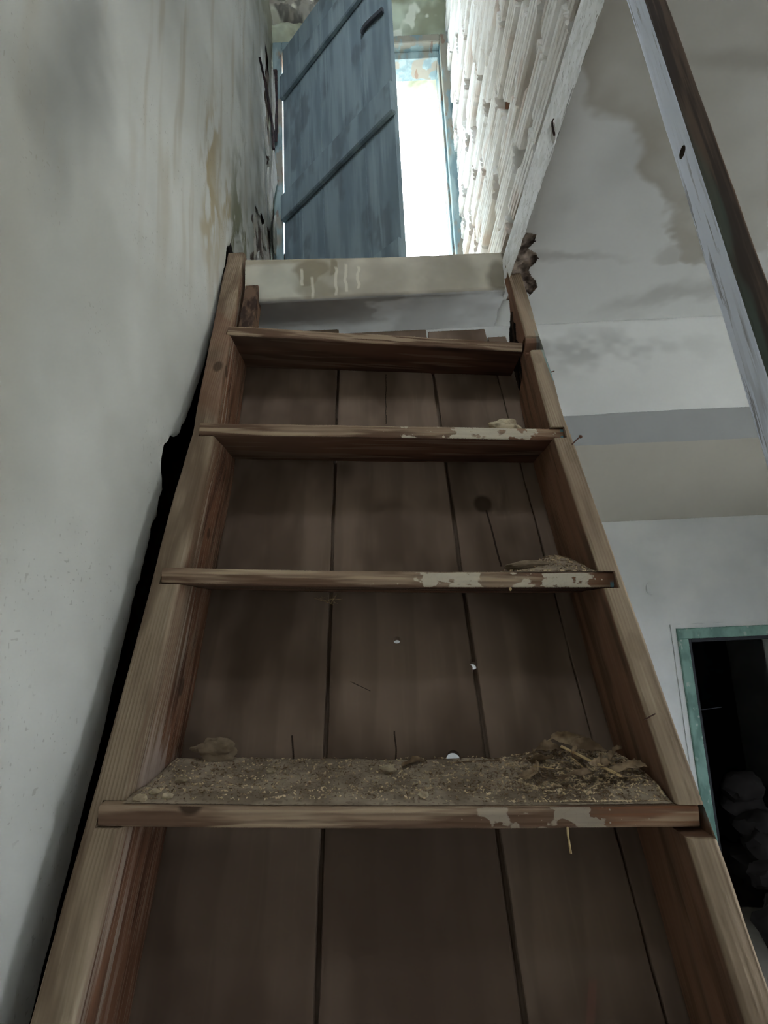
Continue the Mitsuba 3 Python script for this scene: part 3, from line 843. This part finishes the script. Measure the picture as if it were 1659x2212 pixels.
for i in range(34):  # lumps coloured dark for shade; those before the door added to darken the floor
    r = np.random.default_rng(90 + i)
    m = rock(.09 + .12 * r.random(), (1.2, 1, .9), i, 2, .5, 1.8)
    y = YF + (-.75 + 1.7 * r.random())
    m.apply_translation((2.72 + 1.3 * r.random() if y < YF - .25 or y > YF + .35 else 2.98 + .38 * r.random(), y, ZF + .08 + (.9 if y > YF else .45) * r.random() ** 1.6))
    add(num("rubble_heap__lump"), m, "m_lump_shade")
say("rubble_heap", "heap of rubble painted dark as shade in and before the far doorway", "rubble")

# ------------------------------------------------------------------ the steep wooden stair
def bow(s, amt):
    return amt * np.clip((s - .2) / .8, 0, 1.3)


S0 = -3.20
ls = np.concatenate([np.arange(S0, -.9, .05), np.arange(-.9, 1.101, .008)])


def stringer(x0, x1, drift, s_top, seed):
    pr = rect_profile(x1 - x0, .175, .006, 14)

    def place(l, u, v):
        wob = .003 * (meshkit.fbm(np.stack([l * 2.5, l * 0, l * 0], -1), 2, seed) - .5) * 2
        return W(x0 + u + bow(l, drift) + wob, l, v - .175)
    return bar(pr, ls[ls <= s_top], place, .0035, (9, 30), seed)


def sn_prism(poly, x0, x1):
    m = trimesh.creation.extrude_polygon(Polygon(poly), x1 - x0, engine="earcut")
    v = np.array(m.vertices)
    t = trimesh.Trimesh(W(x0 + v[:, 2], v[:, 0], v[:, 1]), m.faces, process=False)
    if t.volume < 0:
        t.invert()
    return t


TREADS = [  # y of the front edge, z of its top at left and right
    (1.385, 2.860, 2.766), (1.184, 2.507, 2.452), (1.004, 2.163, 2.118), (.819, 1.820, 1.788), (.632, 1.475, 1.452), (.446, 1.130, 1.118), (.262, .788, .776), (.078, .445, .436), (-.106, .102, .096), (-.290, -.241, -.244)]
TH = .029


def tread_frame(i):
    y, zl, zr = TREADS[i]
    M = np.eye(4)
    a = math.atan2(zr - zl, .812)
    M[:3, 0], M[:3, 1], M[:3, 2] = [math.cos(a), 0, math.sin(a)], [0, 1, 0], [-math.sin(a), 0, math.cos(a)]
    M[:3, 3] = [-.0095, y, (zl + zr) / 2]
    return M


tread_solids = []
for i in range(len(TREADS)):
    M = tread_frame(i)
    dep = .196
    pr = rect_profile(dep, TH, .005, 12)
    pr[:, 1] -= TH
    x1 = .400 if i else .392

    def place(l, u, v, M=M, i=i):
        sag = -.003 * np.cos(l / .4 * math.pi / 2) if i in (2, 3) else 0
        wear = -.006 * np.exp(-u / .012) * np.clip(meshkit.fbm(np.stack([l * 10, l * 0 + i * 7, l * 0], -1), 3, 5) - .55, 0, 1) * (v > -.012)
        P = np.stack([l, u, v + sag + wear], -1)
        return P @ M[:3, :3].T + M[:3, 3]
    tm = bar(pr, np.concatenate([np.arange(-.4065, x1 + .009 - .004, .008), [x1 + .009]]) if i else np.arange(-.4065, x1 + .006, .008), place, .0022, (12, 60), 70 + i)
    tread_solids.append(tm)

left = man(stringer(-.437, -.385, -.042, 1.101, 1))
right = man(stringer(.368, .406, .030, .94, 2))
block = man(slab(-.6, .60, 1.556, 2.6, 3.033, 3.30))
right = right - block
right = right - man(sn_prism([(.44, -.20), (.46, -.155), (.52, -.150), (.58, -.160), (.62, -.145), (.66, -.150), (.69, -.135), (.72, -.105), (.74, -.07), (.77, -.055), (.80, -.045), (1.1, -.055), (1.1, -.20)], .33, .47))
ROT = [(.47, -.20), (.48, -.105), (.52, -.085), (.55, -.092), (.58, -.062), (.62, -.078), (.65, -.048), (.68, -.060), (.71, -.045), (.735, -.060), (.72, -.12), (.66, -.20)]
right = right - man(sn_prism(ROT, .33, .398))
right = right - man(sn_prism([(.454, .02), (.456, -.020), (.468, -.045), (.476, -.028), (.492, -.034), (.502, -.012), (.515, -.006), (.522, .02)], .36, .415))
left = left - man(sn_prism([(1.06, -.2), (1.085, -.05), (1.102, .03), (1.2, .03), (1.2, -.2)], -.60, -.35))
left = left - man(sn_prism([(1.04, .02), (1.112, -.04), (1.12, .02)], -.60, -.35))
for i, tmh in enumerate(tread_solids):
    y, zl, zr = TREADS[i]
    M = tread_frame(i)
    left = left - man(xf(slab(-.4095, -.2, -.03, .21, -TH - .001, .0005), M))
    gap = .012 if i in (3,) else .0015
    right = right - man(xf(slab(.2, (.4055 if i else .398) + gap, -.03, .21, -TH - .001 - gap * .4, .0005), M))
cut = man(slab(-2, 2, -2, 3, -2, ZF + .002))
say("staircase", "steep weathered wooden stair with grimy plank treads and boarded back", "stairs")
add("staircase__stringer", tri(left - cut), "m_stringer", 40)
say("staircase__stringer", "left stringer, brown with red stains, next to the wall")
add("staircase__stringer_001", tri(right - cut), "m_stringer", 40)
rm = sn_prism(ROT, .394, .3975).subdivide_to_size(.012)
v = np.array(rm.vertices)
v[:, 0] -= np.where(v[:, 0] < .396, .010 * meshkit.fbm(v * 70, 3, 4), 0)
rm.vertices = v
add("staircase__stringer_001__rotten_hollow", rm, "m_rot", 40)
say("staircase__stringer_001__rotten_hollow", "dark rotten hollow")
say("staircase__stringer_001", "right stringer, pale weathered edge, rotted hollow near the top")
for i, tm in enumerate(tread_solids):
    key = num("staircase__tread")
    add(key, tm, "m_tread", 40)
say("staircase__tread", "topmost tread, tilted down to the right")
say("staircase__tread_001", "second tread from the top, white paint patches on its edge")
say("staircase__tread_002", "third tread from the top, widest white paint patch on its edge")
say("staircase__tread_003", "lowest visible tread, covered in grit and dry leaves")

# backing boards
BX = [(-.424, -.1345, .872), (-.1275, .1475, .846), (.1555, .338, .832), (.340, .397, .785)]
for i, (a, b, top) in enumerate(BX):
    pr = rect_profile(b - a, .016, .003, 10)

    def place(l, u, v, a=a, i=i):
        e = .0018 * (meshkit.fbm(np.stack([l * 12, np.round(u * 20), l * 0 + i], -1), 3, 8) - .5) * 2
        cup = -.0 * u
        return W(a + u + e, l, -.1925 + v + cup)
    sl = np.concatenate([np.arange(S0 + .02, -.9, .05), np.arange(-.9, top, .010), [top]])
    m = man(bar(pr, sl, place, .0))
    for (hx, hs, hr) in ((.005, -.243, .0075), (.093, -.470, .0125), (.1505, -.297, .008)):
        c = trimesh.creation.cylinder(hr, .08, sections=20)
        m = m - man(xf(c, MS @ tr(hx, hs, -.19)))
    add(num("staircase__back_board"), tri(m), "m_board", 40)
for a, b in ((-.150, -.112), (.132, .146), (.1585, .172), (.326, .350)):  # laths added behind the seams to stop light, so seams look dark
    if a == .132:
        continue
    m = man(xf(slab(a, b, S0 + .05, .77, -.203, -.193), MS))
    if abs(a - .1585) < 1e-6:
        m = man(xf(slab(.146, .172, S0 + .05, .77, -.203, -.193), MS))
        for (hx, hs, hr) in ((.1505, -.297, .008),):
            m = m - man(xf(trimesh.creation.cylinder(hr, .08, sections=20), MS @ tr(hx, hs, -.19)))
    add(num("staircase__seam_light_stop"), tri(m), "m_board", False)
# batten end fixed to the left stringer under the landing
m = bar(rect_profile(.042, .055, .004, 4), np.linspace(.648, .905, 30), lambda l, u, v: W(-.400 + u - .012 * (l - .58) / .3, l, v - .085), .003, (14, 50), 3)
add("staircase__cleat", tri(man(m) - block), "m_cleat")
say("staircase__cleat", "short dark batten end nailed to the left stringer above the top tread")

# ------------------------------------------------------------------ leaning pole
wp = .0285
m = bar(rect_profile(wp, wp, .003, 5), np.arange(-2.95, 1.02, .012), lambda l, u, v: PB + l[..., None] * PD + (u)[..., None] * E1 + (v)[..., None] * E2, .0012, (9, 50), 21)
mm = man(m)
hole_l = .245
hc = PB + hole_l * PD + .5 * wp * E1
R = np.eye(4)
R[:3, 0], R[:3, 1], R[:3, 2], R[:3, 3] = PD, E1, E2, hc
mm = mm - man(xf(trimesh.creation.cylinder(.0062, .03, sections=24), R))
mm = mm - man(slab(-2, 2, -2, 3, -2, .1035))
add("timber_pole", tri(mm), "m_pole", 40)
say("timber_pole", "slim square timber pole with flaking white paint and a bolt hole, leaning at the right", "pole")

# ------------------------------------------------------------------ litter on the treads
def on_tread(i, x, d, h=0.0):
    M = tread_frame(i)
    return M[:3, :3] @ np.array([x + .0095, d, h]) + M[:3, 3]


def mound3(x, d):
    """depth of grit on the lowest visible tread"""
    q = np.stack([x * 25, d * 25, x * 0], -1)
    base = .003 + .006 * meshkit.fbm(q, 4, 2)
    r = .018 * np.exp(-((x - .30) / .10) ** 2 - ((d - .14) / .06) ** 2) + .012 * np.exp(-((x - .36) / .05) ** 2 - ((d - .06) / .05) ** 2)
    b = .012 * np.clip((d - .08) / .10, 0, 1)
    e = np.clip(d / .03, 0, 1) * np.clip((.385 - np.abs(x + .010)) / .02 + .3, 0, 1)
    return (base + r + b) * e


def mound2(x, d):
    q = np.stack([x * 30, d * 30, x * 0], -1)
    return (.030 * np.exp(-((x - .335) / .055) ** 2 - ((d - .10) / .06) ** 2) + .016 * np.exp(-((x - .29) / .05) ** 2 - ((d - .07) / .05) ** 2) + .003 * meshkit.fbm(q, 3, 3) + .004 * np.exp(-((x + .33) / .08) ** 2)) * np.clip(d / .02, 0, 1)


def dust(i, fn, x0, x1, d0, d1, step):
    M = tread_frame(i)

    def f(X, D):
        h = fn(X, D)
        sag = -.003 * np.cos(X / .4 * math.pi / 2)
        return np.stack([X + .0095, D, np.maximum(h, .0014) + sag], -1) @ M[:3, :3].T + M[:3, 3]
    top = sheet(np.arange(x0, x1, step), np.arange(d0, d1, step), f)
    nx, nd = len(np.arange(x0, x1, step)), len(np.arange(d0, d1, step))
    low = sheet(np.arange(x0, x1, step), np.arange(d0, d1, step), lambda X, D: f(X, D) * 0 + np.stack([X + .0095, D, X * 0 + .0004 - .003 * np.cos(X / .4 * math.pi / 2)], -1) @ M[:3, :3].T + M[:3, 3])
    ring = np.concatenate([np.arange(nx) * nd, (nx - 1) * nd + np.arange(1, nd), (np.arange(nx - 1)[::-1]) * nd + nd - 1, np.arange(1, nd - 1)[::-1]])
    n, a, b = nx * nd, ring, np.roll(ring, -1)
    return trimesh.Trimesh(np.vstack([top.vertices, low.vertices]), np.vstack([top.faces, low.faces[:, ::-1] + n, np.stack([a, a + n, b], 1), np.stack([b, a + n, b + n], 1)]), process=False)


m = dust(3, mound3, -.385, .370, .004, .188, .003)
gr = []
r = np.random.default_rng(5)


def husk(r, size):
    a = r.normal(size=3)
    a /= np.linalg.norm(a)
    L, w = size * r.uniform(.8, 1.8), size * r.uniform(.25, .5)
    pts = np.array([[L / 2, 0, 0], [-L / 2, 0, 0], [0, w, 0], [0, -w, 0], [0, 0, w * .7], [0, 0, -w * .7]])
    q, _ = np.linalg.qr(np.column_stack([a * [1, 1, .4], r.normal(size=3), r.normal(size=3)]))
    return pts @ q.T


OCT = np.array([[0, 2, 4], [2, 1, 4], [1, 3, 4], [3, 0, 4], [2, 0, 5], [1, 2, 5], [3, 1, 5], [0, 3, 5]])


def scatter(i, fn, xs, ds, size):
    V, F = [], []
    for k, (x, d) in enumerate(zip(xs, ds)):
        h = float(fn(np.array(x), np.array(d)))
        V.append(husk(r, size * r.uniform(.6, 1.5)) + on_tread(i, x, d, h + size * .15))
        F.append(OCT + 6 * k)
    return trimesh.Trimesh(np.vstack(V), np.vstack(F), process=False)


add("grit_layer", m, "m_dust", True)
say("grit_layer", "layer of brown grit and dust covering the lowest visible tread", "grit", kind="stuff")
N = 3000
xs = np.concatenate([r.uniform(-.38, .365, N), np.clip(r.normal(.27, .07, N), -.3, .362)])
ds = np.concatenate([.012 + .17 * r.random(N), np.clip(r.normal(.085, .05, N), .008, .183)])
add("seed_husks", scatter(3, mound3, xs, ds, .0030), "m_grain", False)
say("seed_husks", "scattered pale seed husks and crumbs on the lowest visible tread", "husks", kind="stuff")
add("grit_mound", dust(2, mound2, .20, .385, .004, .17, .003), "m_dust", True)
say("grit_mound", "small mound of brown grit at the right end of the third tread", "grit", kind="stuff")
N = 900
xs, ds = np.clip(r.normal(.32, .05, N), .2, .38), np.clip(r.normal(.08, .05, N), .005, .165)
add("seed_husks_001", scatter(2, mound2, xs, ds, .0030), "m_grain", False)
say("seed_husks_001", "pale husks strewn over the grit mound on the third tread", "husks", kind="stuff")

# stones
m = rock(.024, (1.45, .75, .75), 3, 3, .5, 1.4)
m.apply_translation(on_tread(1, .275, .035, .013))
add("plaster_chunk", m, "m_stone")
say("plaster_chunk", "pale lump of broken plaster on the right of the second tread from the top", "plaster lump")
m = rock(.025, (1.35, .35, .72), 8, 3, .6, 1.9)
m.apply_translation(on_tread(3, -.310, .172, .034))
add("plaster_chunk_001", m, "m_stone_brown")
say("plaster_chunk_001", "dull brown lump leaning on the back boards at the left of the lowest visible tread", "plaster lump")
m = rock(.024, (1.7, 1.0, .40), 5, 3, .45, 1.4)
m.apply_translation(on_tread(2, .265, .055, .014))
add("plaster_chunk_002", m, "m_stone_brown")
say("plaster_chunk_002", "flat brown lump beside the grit mound on the third tread", "plaster lump")
for i, (x, d, sz) in enumerate([(-.365, .012, .008), (-.352, .030, .006), (-.335, .085, .007), (-.205, .118, .006), (-.02, .125, .010), (.03, .02, .006), (-.33, .020, .006)]):
    m = rock(sz, (1.3, .9, .7), 20 + i, 2, .5, 1.6)
    m.apply_translation(on_tread(3, x, d, float(mound3(np.array(x), np.array(d))) + sz * .3))
    k = num("plaster_crumb")
    add(k, m, "m_stone")
    say(k, "pale plaster crumb in the grit of the lowest visible tread", "plaster crumb", "plaster crumbs on the lowest visible tread")


# dry leaves, curled
def dry_leaf(L, wd, curl, seed):
    r = np.random.default_rng(seed)
    n, k = 18, 9
    t = np.linspace(0, 1, n)
    half = wd * np.sin(math.pi * np.clip(t, 0.02, .99) ** .8) ** .9 * (1 + .3 * (r.random(n) - .5))
    U = np.linspace(-1, 1, k)
    P = np.zeros((n, k, 3))
    P[..., 0] = (t[:, None] - .5) * L
    P[..., 1] = half[:, None] * U[None]
    P[..., 1] += .3 * wd * np.sin(t * 4 + seed)[:, None]
    P[..., 2] = curl * wd * 1.2 * (U[None] ** 2) * np.sin(math.pi * t)[:, None] + .25 * L * curl * (t[:, None] - .5) ** 2 + .012 * (meshkit.fbm(P * 110 + seed, 3, seed) - .5)
    V = P.reshape(-1, 3)
    V2 = V - np.array([0, 0, .0006])
    i, j = np.meshgrid(np.arange(n - 1), np.arange(k - 1), indexing="ij")
    a = (i * k + j).ravel()
    F = np.vstack([np.stack([a, a + k, a + k + 1], 1), np.stack([a, a + k + 1, a + 1], 1)])
    Fb = F[:, ::-1] + n * k
    return trimesh.Trimesh(np.vstack([V, V2]), np.vstack([F, Fb]), process=False)


LEAF = "curled dry brown leaf in the heap at the right of the lowest visible tread"
for i, (x, d, h, L, wd, yaw, roll, pitch) in enumerate([
        (.245, .150, .030, .060, .013, 20, 30, 10), (.225, .125, .022, .050, .012, -35, -20, -12), (.270, .110, .030, .055, .012, 55, 50, 20), (.255, .060, .016, .060, .013, -12, -25, -8),
        (.295, .070, .028, .052, .011, 30, 35, 12), (.320, .050, .024, .050, .012, -28, 20, -10), (.210, .090, .016, .045, .010, 70, -35, 5), (.300, .130, .040, .060, .013, -10, 60, 15), (.335, .105, .036, .046, .010, 40, -45, -18),
        (.275, .158, .050, .050, .012, 0, 70, -14), (.19, .075, .010, .035, .008, 15, 20, 0), (.350, .075, .026, .040, .009, -60, 30, 12)]):
    m = dry_leaf(L, wd * .8, [.8, .5, 1.1, .35][i % 4], 100 + i)
    m = xf(m, rotm((0, 0, 1), yaw) @ rotm((1, 0, 0), roll) @ rotm((0, 1, 0), pitch))
    m.apply_translation(on_tread(3, x, d, h + .006))
    k = num("dry_leaf")
    add(k, m, "m_leaf_dry", True)
    say(k, LEAF, "leaf", "dry leaves heaped on the lowest visible tread")
m = dry_leaf(.042, .010, .5, 150)
m = xf(m, rotm((0, 0, 1), 20) @ rotm((1, 0, 0), -30))
m.apply_translation(on_tread(3, .02, .150, .018))
add("dry_leaf_012", m, "m_leaf_dry", True)
say("dry_leaf_012", "lone dry leaf scrap just left of the large hole behind the lowest visible tread", "leaf")


def stick(a, b, w, seed, bend=.1):
    a, b = np.asarray(a), np.asarray(b)
    d = b - a
    s = np.cross(d, [.3, .2, 1])
    s /= np.linalg.norm(s)
    t = np.cross(d, s)
    t /= np.linalg.norm(t)
    L = np.linalg.norm(d)
    return bar(rect_profile(w, w * .55, w * .15, 2), np.linspace(0, 1, 12), lambda l, u, v: a + l[..., None] * d + (u + bend * L * np.sin(l * 3 + seed) * .3)[..., None] * s + (v)[..., None] * t, w * .12, (9, 300), seed)


add("wood_splinter", stick(on_tread(3, .258, .120, .050), on_tread(3, .318, .045, .026), .007, 1, .03), "m_straw")
say("wood_splinter", "pale flat wood splinter lying across the leaf litter on the lowest visible tread", "splinter")
add("wood_splinter_001", stick(on_tread(3, .190, .150, .020), on_tread(3, .255, .165, .055), .0035, 2), "m_leaf_dry")
say("wood_splinter_001", "thin brown twig sticking up at the back of the leaf litter", "twig")
add("wood_splinter_002", stick(on_tread(3, .085, .165, .016), on_tread(3, .165, .172, .018), .004, 3), "m_leaf_dry")
say("wood_splinter_002", "thin brown twig lying along the back boards right of the large hole", "twig")
add("straw", stick(on_tread(3, .222, -.002, -.027), on_tread(3, .2225, -.004, -.058), .0030, 4, .15), "m_straw")
say("straw", "short straw hanging below the front edge of the lowest visible tread", "straw")
m = rock(.0032, (.8, .8, 1.3), 4, 2, .2)
m.apply_translation(on_tread(2, .214, .004, -TH - .003))
add("cocoon", m, "m_straw")
say("cocoon", "tiny pale cocoon under the front edge of the third tread", "cocoon")
add("nail", cat([stick((.396, 1.139, 2.40), (.414, 1.132, 2.414), .003, 5), xf(trimesh.creation.icosphere(subdivisions=1, radius=.004), tr(.414, 1.132, 2.414))]), "m_rust")
say("nail", "bent rusty nail in the outer edge of the right stringer below the second tread", "nail")
add("nail_001", stick((.404, 1.285, 2.63), (.423, 1.280, 2.632), .003, 6), "m_rust")
say("nail_001", "small rusty nail in the outer edge of the right stringer above the second tread", "nail")
add("wood_splinter_003", stick(W(.3655, -.475, -.006), W(.380, -.470, .005), .0025, 7), "m_rust")
say("wood_splinter_003", "dark splinter sticking out of the right stringer above the lowest visible tread", "splinter")
for i in range(14):
    a = on_tread(3, r.uniform(.19, .34), r.uniform(.05, .15), .022)
    k = num("straw_scrap")
    add(k, stick(a, a + r.normal(size=3) * [.022, .012, .012], .0028, 30 + i, .25), ("m_straw", "m_leaf_dry")[i % 3 > 0])
    say(k, "thin scrap of straw among the dry leaves on the lowest visible tread", "straw", "straw scraps in the leaf heap")
# cobweb wisps at the top of the left seam below the third tread
V, F = [], []
for k in range(26):
    c = W(-.131 + r.normal(0, .010), -.147 + r.normal(0, .005), -.172 + abs(r.normal(0, .003)))
    d = r.normal(size=3) * [.010, .004, .006]
    e = r.normal(size=3) * .0004
    V.append(np.array([c - d, c + d, c + d + e, c - d + e]))
    F.append(np.array([[0, 1, 2], [0, 2, 3]]) + 4 * k)
add("cobweb", trimesh.Trimesh(np.vstack(V), np.vstack(F), process=False), "m_straw", False)
say("cobweb", "tuft of cobweb on the left seam of the back boards just under the third tread", "cobweb", kind="stuff")
